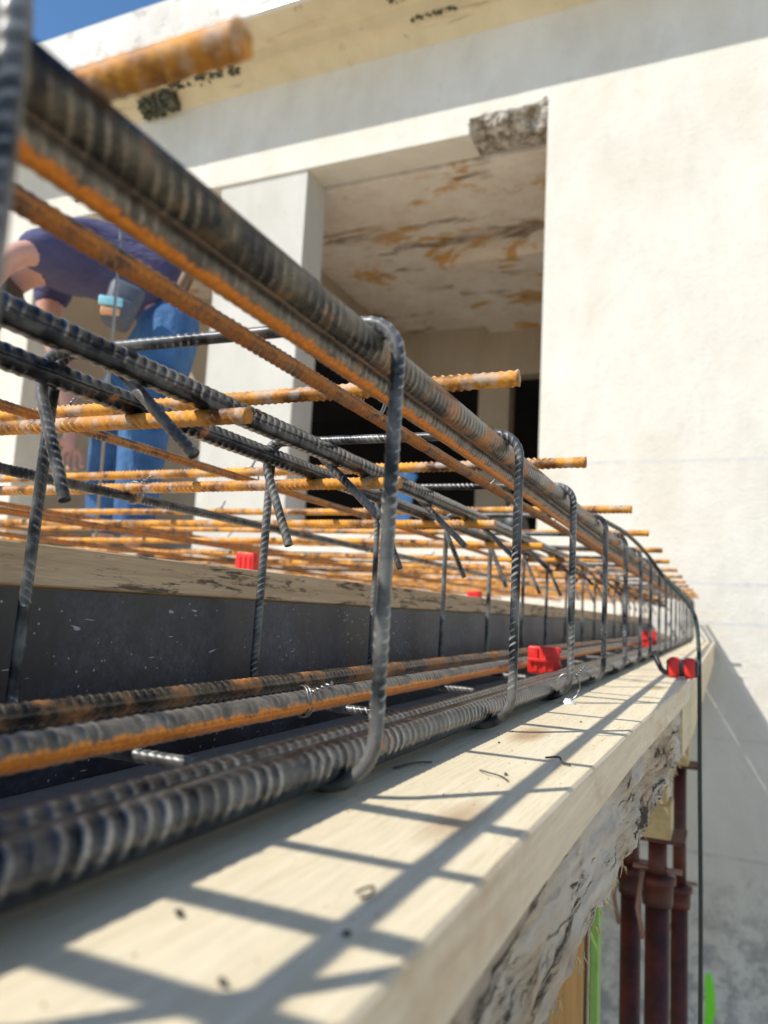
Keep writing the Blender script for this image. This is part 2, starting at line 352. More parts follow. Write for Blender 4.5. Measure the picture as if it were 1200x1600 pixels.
def rebar(P, R, pitch, h=None, ns=16, tilt=0.6, phase=0.0, roll=0.0, fine_to=1e9, ds_far=0.05, herring=False, ridge_h=None, blank=None, rzw=0.45, rz0=0.0):
    """ribbed reinforcing bar swept along P; ribs are real relief"""
    h = h or 0.13 * R; ridge_h = ridge_h if ridge_h is not None else 0.11 * R
    Q, s = resample(P, lambda t: pitch / 7.0 if t < fine_to else (pitch / 3.0 if t < fine_to * 1.6 else ds_far))
    T, N, B = frames(Q)
    a = np.linspace(0, 2 * np.pi, ns, endpoint=False) + 0.0
    aa = a + roll
    u = np.abs(np.sin(a))
    side = np.sign(np.sin(a))
    cres = np.clip((u - 0.18) / 0.5, 0, 1)
    ph = s[:, None] / pitch + phase + tilt * np.cos(a)[None, :] * (side[None, :] if herring else 1.0) + (side[None, :] > 0) * 0.5
    rib = np.clip(0.5 + 0.5 * np.cos(2 * np.pi * ph), 0, 1) ** 1.8 * cres[None, :]
    fade = np.where(s < fine_to * 1.6, 1.0, 0.35)[:, None]
    if blank:
        for b0, b1 in blank: fade = fade * np.where((s > b0) & (s < b1), 0.06, 1.0)[:, None]
    wear = np.array([0.72 + 0.55 * mnoise.noise(Vector((q * 38, R * 900, phase + 3))) + 0.35 * mnoise.noise(Vector((q * 160, 5, phase))) for q in s])
    fade = fade * np.clip(wear, .15, 1.15)[:, None]
    ridge = np.clip(1 - (u / 0.22), 0, 1)[None, :] * np.ones_like(rib)
    rr = R * 0.95 + h * rib * fade + ridge_h * ridge
    V = Q[:, None, :] + rr[..., None] * (np.cos(aa)[None, :, None] * N[:, None, :] + np.sin(aa)[None, :, None] * B[:, None, :])
    V = V.reshape(-1, 3)
    F = tube_faces(len(Q), ns, True)
    da = (aa - rz0 + np.pi) % (2 * np.pi) - np.pi
    rz = np.exp(-(da / rzw) ** 2)[None, :] * np.ones_like(rib)
    return V, F, {'rib': (rib * fade).reshape(-1), 'ridge': ridge.reshape(-1), 'rz': rz.reshape(-1)}
def wobble(P, amp, freq, seed):
    P = np.asarray(P, float).copy()
    for i in range(len(P)):
        q = Vector((P[i][0] * freq, P[i][1] * freq, seed * 7.3))
        P[i][0] += amp * mnoise.noise(q) * (0.5 if abs(P[0][0] - P[-1][0]) > 1 else 1); P[i][2] += amp * mnoise.noise(q + Vector((9, 4, 2))) * 0.6
    return P
def L0(v):   # shift points from lens-relative to an object at height H
    return v
def add_bar(name, pts, R, pitch, mat, label, group=None, loc=(0, 0, H), **kw):
    v, f, at = rebar(pts, R, pitch, **kw)
    v = np.asarray(v); base = v.mean(0) * 0
    o = link(name, mesh(name, v, f, True, at), mat, loc=loc)
    return tag(o, label, 'steel bar', group)

# ------------------------------------------------------------------ setting: ground
v, f = box(-300, 300, -300, 300, -0.3, 0.0)
tag(link('ground', mesh('ground', v, f), 'ground'), kind='structure')

# ------------------------------------------------------------------ the building
WY = 5.6
bld = thing('building', 'cream plastered house with two big openings and a moulded eave, behind the steel cage', 'building', (-2, WY, 0))
def bpart(name, parts, mat, smooth=False, parent=bld, off=(-2, WY, 0)):
    v, f = join(parts); v = [(x - off[0], y - off[1], z + H - off[2]) for x, y, z in v]
    o = link(name, mesh(name, v, f, smooth), None, parent)
    # keep texture coordinates in metres from the yard: use an offset-free material
    o.data.materials.append(M_[mat]); return o
BT = 5.40
bpart('wall', [box(-1.258, 9, WY, WY + .33, -3.3, BT), box(-14, -1.91, WY, WY + .33, 3.92, BT), box(-1.91, -1.258, WY, WY + .33, 4.06, BT), box(-14, -6.72, WY, WY + .33, -3.3, 3.92),
               box(-4.40, -1.258, WY + .0, WY + .33, -3.3, 0.58) if False else box(-3.44, -1.258, WY, WY + .33, -3.3, 0.60), box(-6.72, -4.38, WY, WY + .33, -3.3, 0.42)], 'wall')
bpart('pillar', [box(-4.38, -3.44, WY + .02, WY + .38, -3.3, 3.92)], 'pillar')
# eave: curved soffit profile swept along the front
prof = [(5.6, 4.83), (5.57, 4.85), (5.52, 4.915), (5.46, 4.955), (5.40, 4.965), (5.37, 4.955), (5.365, 5.035), (5.30, 5.045), (5.2, 5.055), (5.15, 5.06), (5.09, 5.062), (5.05, 5.064)]
n = len(prof); xs = np.linspace(-14, 9, 60)
V = []; F = []
for x in xs:
    for (y, z) in prof:
        V.append((x, y, z + 0.004 * mnoise.noise(Vector((x * 2, y * 5, z)))))
for i in range(len(xs) - 1):
    for j in range(n - 1):
        F.append((i * n + j, i * n + j + 1, (i + 1) * n + j + 1, (i + 1) * n + j))
soff = bpart('soffit', [(V, F)], 'cornice', True)
bpart('fascia', [box(-14, 9, 5.01, 5.05, 5.065, 5.50), box(-14, 9, 5.05, 5.62, 5.41, 5.50)], 'fascia')
fl = bpart('flashing', [box(-3.7, -2.0, 5.003, 5.0085, 5.072, 5.11)], 'flash')
# rooms behind the openings
bpart('ceiling', [box(-6.9, -0.6, WY + .38, 9.7, 3.90, 4.05), box(-2.88, -0.6, 7.6, 9.7, 3.80, 3.897)], 'ceiling')
bpart('inner_wall', [box(-4.6, -4.3, WY + .40, 9.69, 3.18, 3.895), box(-0.8, -0.6, WY + .34, 13.2, -0.4, 3.795),
                     box(-4.3, -0.8, 9.7, 9.95, 3.18, 4.0), box(-3.02, -2.60, 9.72, 10.0, -0.4, 3.175)], 'room')
bpart('inner_floor', [box(-9, -0.6, WY + .34, 9.9, -0.6, -0.4)], 'fascia')
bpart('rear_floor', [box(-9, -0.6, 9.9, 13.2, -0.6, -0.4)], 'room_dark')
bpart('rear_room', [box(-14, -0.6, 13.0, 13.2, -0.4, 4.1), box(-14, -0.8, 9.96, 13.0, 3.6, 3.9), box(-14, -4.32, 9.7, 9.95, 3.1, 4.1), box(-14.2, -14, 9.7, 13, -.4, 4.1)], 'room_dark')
bpart('side_room', [box(-8, -4.61, 7.8, 8.0, -0.4, 4.0), box(-7.2, -7.0, WY + .34, 8.0, -0.4, 3.89)], 'room')
def rubble(n, cx, cy, cz, sx, sy, sz, r0, r1):
    parts = []
    ico_v = [Vector(p).normalized() for p in [(0, -1, 1.618), (0, 1, 1.618), (0, -1, -1.618), (0, 1, -1.618), (-1, 1.618, 0), (1, 1.618, 0), (-1, -1.618, 0), (1, -1.618, 0), (1.618, 0, 1), (-1.618, 0, 1), (1.618, 0, -1), (-1.618, 0, -1)]]
    from mathutils.geometry import convex_hull_2d
    ico_f = [(0, 8, 1), (0, 1, 9), (0, 9, 6), (0, 6, 7), (0, 7, 8), (3, 2, 10), (3, 11, 2), (3, 4, 11), (3, 5, 4), (3, 10, 5), (1, 8, 5), (8, 10, 5), (7, 10, 8), (7, 2, 10), (6, 2, 7), (6, 11, 2), (9, 11, 6), (9, 4, 11), (1, 4, 9), (1, 5, 4)]
    for k in range(n):
        c = Vector((cx + random.uniform(-1, 1) * sx, cy + random.uniform(-1, 1) * sy, cz + random.uniform(-1, 1) * sz))
        r = random.uniform(r0, r1); sc = Vector([random.uniform(.6, 1.3) for _ in range(3)])
        parts.append(([tuple(c + Vector([p[i] * sc[i] for i in range(3)]) * r * random.uniform(.75, 1.2)) for p in ico_v], ico_f))
    return parts
V = []; F = []; nx_, nt_ = 120, 60
for i in range(nx_):
    u = i / (nx_ - 1); x = -1.925 + .675 * u
    for j in range(nt_):
        t = j / (nt_ - 1)
        top = 4.065 - .06 * max(0, 1 - u * 5) + .03 * mnoise.noise(Vector((x * 11, 2, 0)))
        y = WY - .006 if j == 0 else WY - .004 + .33 * min(1, t * 1.15) ** 1.3
        z = top + (3.925 - top) * min(1, t * 2.2) ** .9
        q = Vector((x * 7, y * 7, z * 7)); d = mnoise.fractal(q, .8, 2.1, 6)
        e = min(1, t * 5)
        V.append((x, y + .05 * d * e, z + .030 * d * e + .02 * mnoise.noise(q * 4) * e))
for i in range(nx_ - 1):
    for j in range(nt_ - 1):
        F.append((i * nt_ + j, i * nt_ + j + 1, (i + 1) * nt_ + j + 1, (i + 1) * nt_ + j))
bpart('broken_lintel_edge', [(V, F)], 'rubble', False)
bpart('broken_lintel_edge', rubble(60, -1.295, WY + .02, 4.00, .022, .02, .12, .010, .026), 'rubble')
ce = bpart('crumbled_eave', rubble(300, -4.98, 5.30, 5.03, .46, .22, .018, .02, .055) + rubble(50, -4.55, 5.42, 4.955, .40, .07, .008, .012, .035) + rubble(160, -5.15, 5.50, 4.88, .22, .08, .06, .015, .05), 'moss')
rd = bpart('render_damage', rubble(40, -2.2, 5.42, 4.962, .22, .02, .006, .006, .022) + rubble(16, -2.45, 5.25, 5.045, .10, .05, .004, .006, .018) + rubble(34, -1.45, 5.42, 4.962, .20, .02, .006, .006, .02)
      + rubble(14, -1.25, 5.25, 5.045, .12, .05, .004, .006, .018), 'moss')

tag(rd, kind='stuff'); tag(ce, kind='stuff')
# things in the opening
bk = thing('bucket', 'blue plastic bucket, blurred, in the dark opening behind the steel cage', 'bucket', (-2.75, 6.45, H + .6))
# stands on an inner ledge
v, f = join([box(-3.4, -1.30, WY + .335, 6.9, -0.4, 0.55)])
bpart('inner_ledge', [(v, f)], 'room')
bk.location = (-2.50, 5.80, H + .601); bk.scale = (1.15, 1.15, 1.5)
a = np.linspace(0, 2 * np.pi, 24, endpoint=False)
def lathe(prof, ns=24):
    V = []; F = []
    for r, z in prof:
        for k in range(ns): V.append((r * math.cos(2 * math.pi * k / ns), r * math.sin(2 * math.pi * k / ns), z))
    for i in range(len(prof) - 1):
        for j in range(ns):
            k = (j + 1) % ns; F.append((i * ns + j, i * ns + k, (i + 1) * ns + k, (i + 1) * ns + j))
    return V, F
v, f = lathe([(0.001, 0), (.11, 0), (.115, .01), (.15, .33), (.162, .33), (.162, .345), (.145, .345), (.105, .02), (0.001, .02)])
link('body', mesh('body', v, f, True), 'blue', bk)
v, f = tube([(-.15 * math.cos(t), 0, .34 - .12 * math.sin(t)) for t in np.linspace(0, math.pi, 14)], .004, 6)
link('handle', mesh('handle', [(x, y - .16, z) for x, y, z in v], f, True), 'wire', bk)
sk = thing('rubble_sack', 'small black sack slumped on the sill at the right side of the opening', 'sack', (-1.47, WY + .16, H + .60))
V, F = lathe([(0.001, 0), (.09, 0), (.11, .05), (.10, .13), (.06, .19), (.03, .21), (.045, .25), (0.001, .255)], 18)
V = [(x * (1 + .18 * mnoise.noise(Vector((x * 20, y * 20, z * 14)))), y * (1 + .18 * mnoise.noise(Vector((x * 14, y * 20, z * 24)))), z) for x, y, z in V]
link('bag', mesh('bag', V, F, True), 'black', sk)
v, f = tube([(.035 * math.cos(t), .035 * math.sin(t), .212) for t in np.linspace(0, 2 * math.pi, 16)], .006, 6)
link('tie', mesh('tie', v, f, True), 'wire', sk)

# lime mark on the wall: a thin daub of paint
V = []; F = []
ring = 26
for k in range(ring):
    t = 2 * math.pi * k / ring
    V.append((-.085 + (.034 + .010 * math.sin(3 * t + 1)) * math.copysign(abs(math.cos(t)) ** .5, math.cos(t)) * (1.0 if math.sin(t) < 0 else .7), WY - .004, -2.33 + .17 * math.sin(t)))
V += [(x, WY + .001, z) for x, y, z in V]
F = [tuple(range(ring))] + [(k, ring + k, ring + (k + 1) % ring, (k + 1) % ring) for k in range(ring)]
tag(link('paint_mark', mesh('paint_mark', V, F), 'lime', loc=(0, 0, H)), 'bright lime green paint mark low on the wall beside the black cable', 'paint mark')

# ------------------------------------------------------------------ formwork
ZB = -0.1015
def xe(y):   # outer edge of the board
    return float(np.interp(y, [-1, .45, .8, 1.2, 1.7, 6], [-.0845, -.0845, -.079, -.067, -.054, -.051]))
def strip(x0f, x1f, z0, z1, ys, bev=0.002):
    V = []; F = []
    sec = lambda y: [(x0f(y), z1), (x1f(y) - bev, z1), (x1f(y), z1 - bev), (x1f(y), z0 + bev), (x1f(y) - bev, z0), (x0f(y), z0)]
    for y in ys:
        for x, z in sec(y): V.append((x, y, z))
    for i in range(len(ys) - 1):
        for j in range(6):
            k = (j + 1) % 6; F.append((i * 6 + j, i * 6 + k, (i + 1) * 6 + k, (i + 1) * 6 + j))
    F.append(tuple(range(6))); F.append(tuple((len(ys) - 1) * 6 + j for j in range(6))[::-1])
    return V, F
ys = list(np.linspace(-1.2, .4, 9)) + list(np.linspace(.5, 5.595, 50))
fw = thing('formwork_board', 'long pale spruce board the steel cage runs over, striped with shadows', 'board', (0, 2, H + ZB - .035))
def fpart(name, vf, mat, th=fw, smooth=False):
    v, f = vf; L = th.location
    v = [(x - L.x, y - L.y, z + H - L.z) for x, y, z in v]
    return link(name, mesh(name, v, f, smooth), mat, th)
plank = fpart('plank', strip(lambda y: -.262, lambda y: xe(y), ZB - .036, ZB, ys, .0018), 'board')
plank.data.materials.append(M_['board_edge'])
for p in plank.data.polygons:
    if p.normal.x > .3: p.material_index = 1
# the weathered timber below: real relief on its outer face
rt = thing('weathered_timber', 'rough cracked old timber with flaking cement under the edge of the pale board', 'timber', (0, .1, H + ZB - .13))
ny, nz = 420, 34
yy = np.linspace(-.6, 1.45, ny); z1 = ZB - .0365; z0 = ZB - .127
V = []; F = []
for y in yy:
    for j in range(nz):
        t = j / (nz - 1); z = z1 + (z0 - z1) * t
        q = Vector((0, y * 9, z * 30))
        d = .008 * mnoise.fractal(q, 1.0, 2.1, 5) + .004 * abs(mnoise.noise(Vector((3, y * 30, z * 55)))) - .003
        if j == 0: d -= .004
        zz = z + (.004 * mnoise.noise(Vector((7, y * 40, 0))) if j == nz - 1 else 0)
        V.append((xe(y) - .006 + d, y, zz))
for i in range(ny - 1):
    for j in range(nz - 1):
        F.append((i * nz + j, i * nz + j + 1, (i + 1) * nz + j + 1, (i + 1) * nz + j))
o_ = len(V)
fr = (V, F)
fpart('rough_face', fr, 'rough_timber', rt, True)
fpart('core', strip(lambda y: -.16, lambda y: xe(y) - .014, z0 + .001, z1 - .001, [-.6, .4, .8, 1.2, 1.449]), 'rough_timber', rt)
# splinters along the lower arris
P = []
for k in range(90):
    y = random.uniform(.2, 1.4); x = xe(y) - .005
    d = Vector((random.uniform(-.2, .5), random.uniform(-.6, .6), random.uniform(-1, -.1))).normalized() * random.uniform(.004, .012)
    p = Vector((x, y, z0 + random.uniform(0, .012)))
    P.append(tube([p, p + d * .5, p + d], [.0007, .0005, .0001], 4))
tag(fpart('splinters', join(P), 'cross_timber', rt), kind='stuff')
ft = thing('pine_timber', 'clean yellow pine timber carrying the far end of the board', 'timber', (-.08, 3, H - .2))
fpart('beam', strip(lambda y: -.15, lambda y: xe(y) - .004, ZB - .125, ZB - .037, list(np.linspace(1.452, 5.59, 16))), 'fresh_timber', ft)
# grey bottom and the black side panel with its batten
tag(link('formwork_bottom', mesh('formwork_bottom', *box(-.478, -.2635, -1.2, 5.58, -.175, -.148)), 'grey_bottom', loc=(0, 0, H)), 'dusty grey bottom panel of the beam formwork, seen behind the lower steel bars', 'panel')
sp = thing('side_panel', 'black film-faced plywood side panel speckled with cement drops, topped by a timber batten', 'formwork panel', (-.48, 2, H - .147))
fpart('plywood', box(-.480, -.4785 + .0005 + .008, -1.2, 5.585, -.1475, .0015), 'black_ply', sp)
fpart('batten', strip(lambda y: -.530, lambda y: -.466, .0035, .0350, list(np.linspace(-1.2, 5.585, 20)), .0012), 'batten', sp)
tag(link('deck', mesh('deck', *box(-9.0, -.532, -3.0, 5.58, -.01, .012)), 'ply_tan', loc=(0, 0, H)), 'plywood deck of the slab formwork under the orange mesh, mostly hidden behind the batten', 'deck')

# ------------------------------------------------------------------ steel: longitudinal bars
def long_path(x, z, y0=-.75, y1=5.5, amp=.0025, seed=0, dx=None):
    ysl = np.linspace(y0, y1, 160)
    P = np.array([(x + (np.interp(y, dx[0], dx[1]) if dx else 0), y, z) for y in ysl])
    return wobble(P, amp, .9, seed)
G_top = 'heavy bars along the top of the cage'; 
add_bar('steel_bar', long_path(-.188, .1500, seed=1, amp=.002), .0097, .0078, 'steel_warm', 'thick grey-brown ribbed bar, outermost of the two along the top edge of the cage', G_top, ns=20, fine_to=2.6, herring=True, roll=-.6, tilt=.9, h=.00045)
add_bar('steel_bar', long_path(-.2085, .1490, seed=2, amp=.002, dx=([0, .6, 1.4, 5], [0, -.001, -.012, -.012])), .0097, .0078, 'steel_grey', 'thick ribbed bar with a rusty orange underside, second along the top edge of the cage', G_top, ns=24, fine_to=2.6, herring=True, roll=1.5, rz0=1.35, rzw=.55, tilt=.8, h=.0007, ridge_h=.0016)
add_bar('steel_bar', long_path(-.262, .1570, seed=3), .0055, .0065, 'steel_brown', 'thin brown rusty bar just inside the thick top bars', G_top, ns=14, fine_to=2.4, tilt=.5, h=.0009)
add_bar('steel_bar', long_path(-.360, .1520, seed=5), .0098, .0100, 'steel_dark', 'thick dark grey ribbed bar under the stirrup tops, above the short orange bars', G_top, ns=20, fine_to=2.4, tilt=.25, roll=.9, h=.0007)
add_bar('steel_bar', long_path(-.428, .1505, seed=6), .0092, .0100, 'steel_dark', 'dark ribbed bar in the rear top corner of the cage, behind hooked stirrup ends', G_top, ns=20, fine_to=2.4, tilt=.2, roll=.2, h=.0008)
G_low = 'bars along the bottom of the cage'
add_bar('steel_bar', long_path(-.197, -.0837, seed=7, amp=.0008), .0105, .0100, 'steel_dark', 'thick shiny ribbed bar, frontmost along the bottom of the cage', G_low, ns=22, fine_to=2.4, tilt=.4, roll=1.2, h=.0008)
add_bar('steel_bar', long_path(-.2192, -.0835, seed=8, amp=.0008), .0100, .0100, 'steel_dark', 'thick blue-grey ribbed bar just behind the frontmost bottom bar', G_low, ns=20, fine_to=2.4, tilt=.45, roll=.8, h=.0007)
add_bar('steel_bar', long_path(-.2900, -.0720, seed=9), .0088, .0085, 'steel_grey', 'bottom bar with a bright orange rusty rib along its side', G_low, ns=22, fine_to=2.4, tilt=.2, roll=.25, rz0=.42, rzw=.75, h=.0007, ridge_h=.0018)
add_bar('steel_bar', long_path(-.3550, -.0690, seed=10), .0080, .0080, 'steel_warm', 'brown pitted ribbed bar, rearmost along the bottom of the cage', G_low, ns=16, fine_to=2.0, tilt=.5, h=.0008)

# slab steel running along, left of the cage
G_sl = 'long slab bars left of the cage'
sl_bars = [(-.600, .1660, .0052, 'steel_brown', 'thin brown slab bar, first left of the cage under the upper orange bars'),
           (-.690, .1240, .0062, 'steel_dark', 'dark slab bar, first left of the cage under the lower orange bars'),
           (-.930, .1660, .0052, 'steel_brown', 'thin brown slab bar, second left of the cage under the upper orange bars'),
           (-1.05, .1240, .0060, 'steel_brown', 'brown slab bar, second left of the cage under the lower orange bars'),
           (-1.30, .1660, .0052, 'steel_brown', 'thin brown slab bar, third left of the cage under the upper orange bars'),
           (-1.48, .1240, .0060, 'steel_brown', 'brown slab bar, third left of the cage under the lower orange bars'),
           (-1.75, .1660, .0052, 'steel_brown', 'thin brown slab bar, fourth left of the cage under the upper orange bars'),
           (-2.30, .1660, .0052, 'steel_brown', 'thin brown slab bar near the crouching worker, fifth left of the cage'),
           (-2.95, .1660, .0052, 'steel_brown', 'thin brown slab bar, sixth and farthest left of the cage')]
for i, (x, z, r, m, lb) in enumerate(sl_bars):
    add_bar('steel_bar', long_path(x, z, y0=-.1, amp=.005, seed=20 + i), r, .0068, m, lb, G_sl, ns=12, fine_to=1.9 if x > -1.2 else .2, tilt=.8, h=.001)

# cross bars (upper = over the stirrups; lower = under the top bars), copied along the cage
def cross_mesh(x0, r, seed, pitch=.0068, length=6.0):
    P = np.array([(x0 - t, 0, 0) for t in np.linspace(0, length, 120)])
    for i in range(len(P)):
        P[i][2] += .004 * mnoise.noise(Vector((P[i][0] * 1.1, seed * 3.1, 0))) * min(1, abs(P[i][0] - x0) / .5)
        P[i][1] += .010 * mnoise.noise(Vector((P[i][0] * .8, seed * 5.1, 4))) * min(1, abs(P[i][0] - x0) / .4)
    v, f, at = rebar(P, r, pitch, ns=14, tilt=1.7, fine_to=1.5, ds_far=.04, h=.0015, phase=seed * .3)
    return mesh('cross_bar', v, f, True, at)
ordn = ['nearest', 'second', 'third', 'fourth', 'fifth', 'sixth', 'seventh', 'eighth', 'ninth', 'tenth', 'eleventh', 'twelfth', 'thirteenth', 'fourteenth', 'fifteenth', 'sixteenth']
cm = [cross_mesh(0, .0062, s) for s in (1, 2, 3)]
for me in cm: me.materials.append(M_['steel_rust'])
T_Y = [-.014, .043, .185, .557, .885, 1.275, 1.62, 2.00, 2.36, 2.73, 3.10, 3.47, 3.84, 4.21, 4.58, 4.95, 5.32]
for i, y in enumerate(T_Y):
    o = link('cross_bar', cm[i % 3], loc=(-.139 + random.uniform(-.006, .006), y, H + .1795))
    o.rotation_euler = (random.uniform(-.4, .4), 0, random.uniform(-.012, .012))
    if i < 2: lb = 'rusty orange cross bar above and behind the camera, casting a stripe on the board'
    elif i < 8: lb = {2: 'blurred fat rusty bar end poking out at the top left against the eave', 3: 'long orange cross bar whose cut end shows in front of the dark opening',
                      4: 'orange cross bar whose cut end lies just right of the big opening', 5: 'orange cross bar with its end sticking out right beside the fourth stirrup',
                      6: 'orange cross bar with its end sticking out right beside the fifth stirrup', 7: 'orange cross bar with its end sticking out right beside the sixth stirrup'}[i]
    else: lb = 'rusty cross bar far down the cage, its short blurred end against the wall'
    tag(o, lb, 'steel bar', 'upper orange cross bars')
U_Y = [.12, .463, .754, 1.123, 1.47, 1.83, 2.18, 2.55, 2.92, 3.3, 3.66, 4.02, 4.4, 4.77, 5.15]
for i, y in enumerate(U_Y):
    o = link('cross_bar', cm[(i + 1) % 3], loc=(-.315 + random.uniform(-.006, .006), y, H + .1372 - .001))
    o.rotation_euler = (random.uniform(-.5, .5) + 2.2, 0, random.uniform(-.015, .015))
    lb = {0: 'lower orange cross bar closest to the lens, outside the picture on the left', 1: 'lower orange cross bar ending under the dark top bar, in front of the worker',
          2: 'lower orange cross bar whose pale cut end sits left of the first front stirrup leg', 3: 'lower orange cross bar ending just right of the first front stirrup leg'}.get(i, 'lower rusty orange cross bar farther along, in the thick of the slab mesh')
    tag(o, lb, 'steel bar', 'lower orange cross bars')

# ------------------------------------------------------------------ stirrups
xf, xb, zt, zb, r_s = -.171, -.4415, .1665, -.0972, .0043
def stirrup_mesh(seed):
    rn = random.Random(seed)
    j = lambda a: rn.uniform(-a, a)
    tl = .068 + j(.006)
    pts = [(xb + .122 + j(.006), .014 + j(.003), zt - .073 + j(.006)),
           (xb + .036, .010, zt + .0075),          # hook tail end (inside the cage)
           (xb + .001, .007, zt + .0035),
           (xb, .004, zt - .03), (xb + j(.002), j(.002), zb), (xf, j(.002), zb), (xf + j(.001), j(.002), zt), (xb + .001, -.007, zt + .001),
           (xb + .006, -.011, zt - .030), (xb + .044 + j(.004), -.014, zt - .112 + j(.006))]
    P = corner_path(pts, [0, .012, .012, .02, .026, .030, .022, .012, .016, 0], 7)
    v, f, at = rebar(P, r_s, .0062, ns=14, tilt=.45, h=.00045, ridge_h=.0004, phase=seed * .2, roll=.4 + seed, blank=[(.03 + .1 * seed, .09 + .1 * seed), (.62, .70), (.99, 1.05)])
    return mesh('stirrup', v, f, True, at)
sm = [stirrup_mesh(s) for s in (1, 2, 3)]
for me in sm: me.materials.append(M_['steel_stirrup'])
SY = [-.16, .1250] + [.394 + .287 * k for k in range(18)]
for i, y in enumerate(SY):
    o = link('stirrup', sm[i % 3], loc=(random.uniform(-.0012, .0012) + (.005 if i == 1 else 0), y + random.uniform(-.003, .003), H))
    o.rotation_euler = (random.uniform(-.008, .008), 0, random.uniform(-.012, .012))
    if i == 0: lb = 'bent steel stirrup beside the camera, outside the picture'
    elif i == 1: lb = 'very blurred dark stirrup leg cut off by the top left edge of the picture'
    elif i < 9: lb = ['', '', 'largest stirrup in full view, its front leg standing left of the dark opening',
                      'second largest stirrup, its front leg standing left of the big red spacer', 'third stirrup, its front leg just right of the big red spacer',
                      'fourth stirrup from the camera, black leg with sharp ribs', 'fifth stirrup from the camera along the cage', 'sixth stirrup from the camera along the cage',
                      'seventh stirrup from the camera, beside the small red spacer'][i]
    else: lb = 'small blurred stirrup crowded with others at the far end of the cage near the wall'
    tag(o, lb, 'stirrup', 'bent steel stirrups of the cage')

# tie wires: a loop round two bars and a twisted pigtail
def tie_mesh(seed, rad=.013, w=.011, rw=.0007):
    rn = random.Random(seed); P = []
    for t in np.linspace(0, 4 * math.pi, 44):
        P.append((rad * math.cos(t), w * (t / (4 * math.pi) - .5) * .5, rad * 1.15 * math.sin(t)))
    a_ = tube(P, rw, 6)
    q = []
    base = Vector((rad * .6, 0, rad))
    for t in np.linspace(0, 1, 40):
        q.append(base + Vector((.010 * t + .0016 * math.cos(t * 28), .0016 * math.sin(t * 28) + .008 * t * rn.uniform(.9, 1.1), .013 * t)))
    return join([a_, tube(q, rw * 1.4, 6)])
tie_spots = [(-.290, .520, -.0720, .0103, 'tie wire with twisted knot round the orange lower bar, left of the largest stirrup leg'),
             (-.262, .555, .1690, .0125, 'tie wire where the brown top bar meets the long orange cross bar'),
             (-.262, .885, .1690, .0125, 'tie wire on the brown top bar at the next orange cross bar back'),
             (-.600, .557, .1730, .0115, 'tie wire at the crossing of the first slab bar and the long orange cross bar'),
             (-.690, .760, .1310, .0125, 'tie wire on the dark slab bar left of the second rear stirrup leg'),
             (-.600, .885, .1730, .0115, 'tie wire on the first brown slab bar, one cross bar farther back'),
             (-.690, 1.123, .1310, .0125, 'tie wire on the dark slab bar at the third lower cross bar'),
             (-.930, 1.275, .1730, .0115, 'tie wire on the second brown slab bar in the mesh behind'),
             (-.176, .980, -.0830, .0145, 'thin wire loop hanging at the foot of the third stirrup')]
for i, (x, y, z, rad, lb) in enumerate(tie_spots):
    v, f = tie_mesh(i, rad)
    o = link('tie_wire', mesh('tie_wire', v, f, True), 'wire', loc=(x, y, z + H)); o.rotation_euler = (0, random.uniform(-.5, .5), random.uniform(-.5, .5))
    tag(o, lb, 'wire', 'tie wires')

tm = mesh('tie_wire', *tie_mesh(77, .0115, .010), True); tm.materials.append(M_['wire'])
for i in range(34):
    if i < 12:  x, y, z, lb = -.262, T_Y[5 + i % 12] if i < 12 else 0, .1690, 'small tie wire on the brown top bar far down the cage'
    elif i < 24: x, y, z, lb = (-.600, -.930, -1.30)[i % 3], T_Y[5 + (i - 12) % 6], .1730, 'small tie wire at a crossing of the upper slab mesh, blurred in the distance'
    else: x, y, z, lb = (-.690, -1.05)[i % 2], U_Y[4 + (i - 24) // 2], .1310, 'small tie wire at a crossing of the lower slab mesh, blurred in the distance'
    o = link('tie_wire', tm, loc=(x, y, z + H)); o.rotation_euler = (0, random.uniform(-.6, .6), random.uniform(-.8, .8))
    tag(o, lb, 'wire', 'tie wires')

# ------------------------------------------------------------------ spacers
def spacer(name, loc, s, label, group='red plastic spacers', rot=(0, 0, 0)):
    t = thing(name, label, 'spacer', loc, group, rot)
    bx, by, bz = s
    v, f = box(-bx, bx, -by, by, -bz, bz, .0025); link('block', mesh('block', v, f, True), 'red', t)
    for q in (-.45, .1, .62):
        v, f = box(bx + .0002, bx + .0022, -by * .7, by * .7, bz * q, bz * (q + .2), .0006); link('rib', mesh('rib', v, f), 'red', t)
        v, f = box(bx * (q - .15), bx * (q + .08), -by - .0022, -by - .0002, -bz * .85, bz * .85, .0006); link('rib', mesh('rib', v, f), 'red', t)
    for q in (by, -by - .004):
        v, f = box(-bx * .95, bx * .95, q + (.0023 if q > 0 else -.0023), q + (.006 if q > 0 else .0015), -bz * .12, bz * .12, .0006); link('clip', mesh('clip', v, f, True), 'red', t)
    return t
spacer('spacer', (-.250, 1.19, H - .0640), (.024, .008, .0205), 'biggest red plastic spacer, on the bottom bars between the second and third stirrup legs', rot=(0, 0, .1))
spacer('spacer', (-.248, 2.93, H - .0560), (.030, .010, .030), 'small red spacer on the bottom bars near the far end of the cage')
spacer('spacer', (-.955, 1.43, H + .0595), (.024, .02, .047), 'red spacer block on the deck behind the batten, left of the second rear stirrup leg')
spacer('spacer', (-.560, 1.83, H + .0345), (.016, .012, .022), 'faint red spacer deep in the mesh on the deck, right of centre')
t = thing('plastic_spacer', 'small pale plastic spacer under the third stirrup, standing on the board', 'spacer', (-.172, .962, H + ZB))
v, f = lathe([(.001, 0), (.009, 0), (.009, .002), (.004, .004), (.004, .006), (.001, .006)], 14); link('disc', mesh('disc', v, f, True), 'white_pl', t)

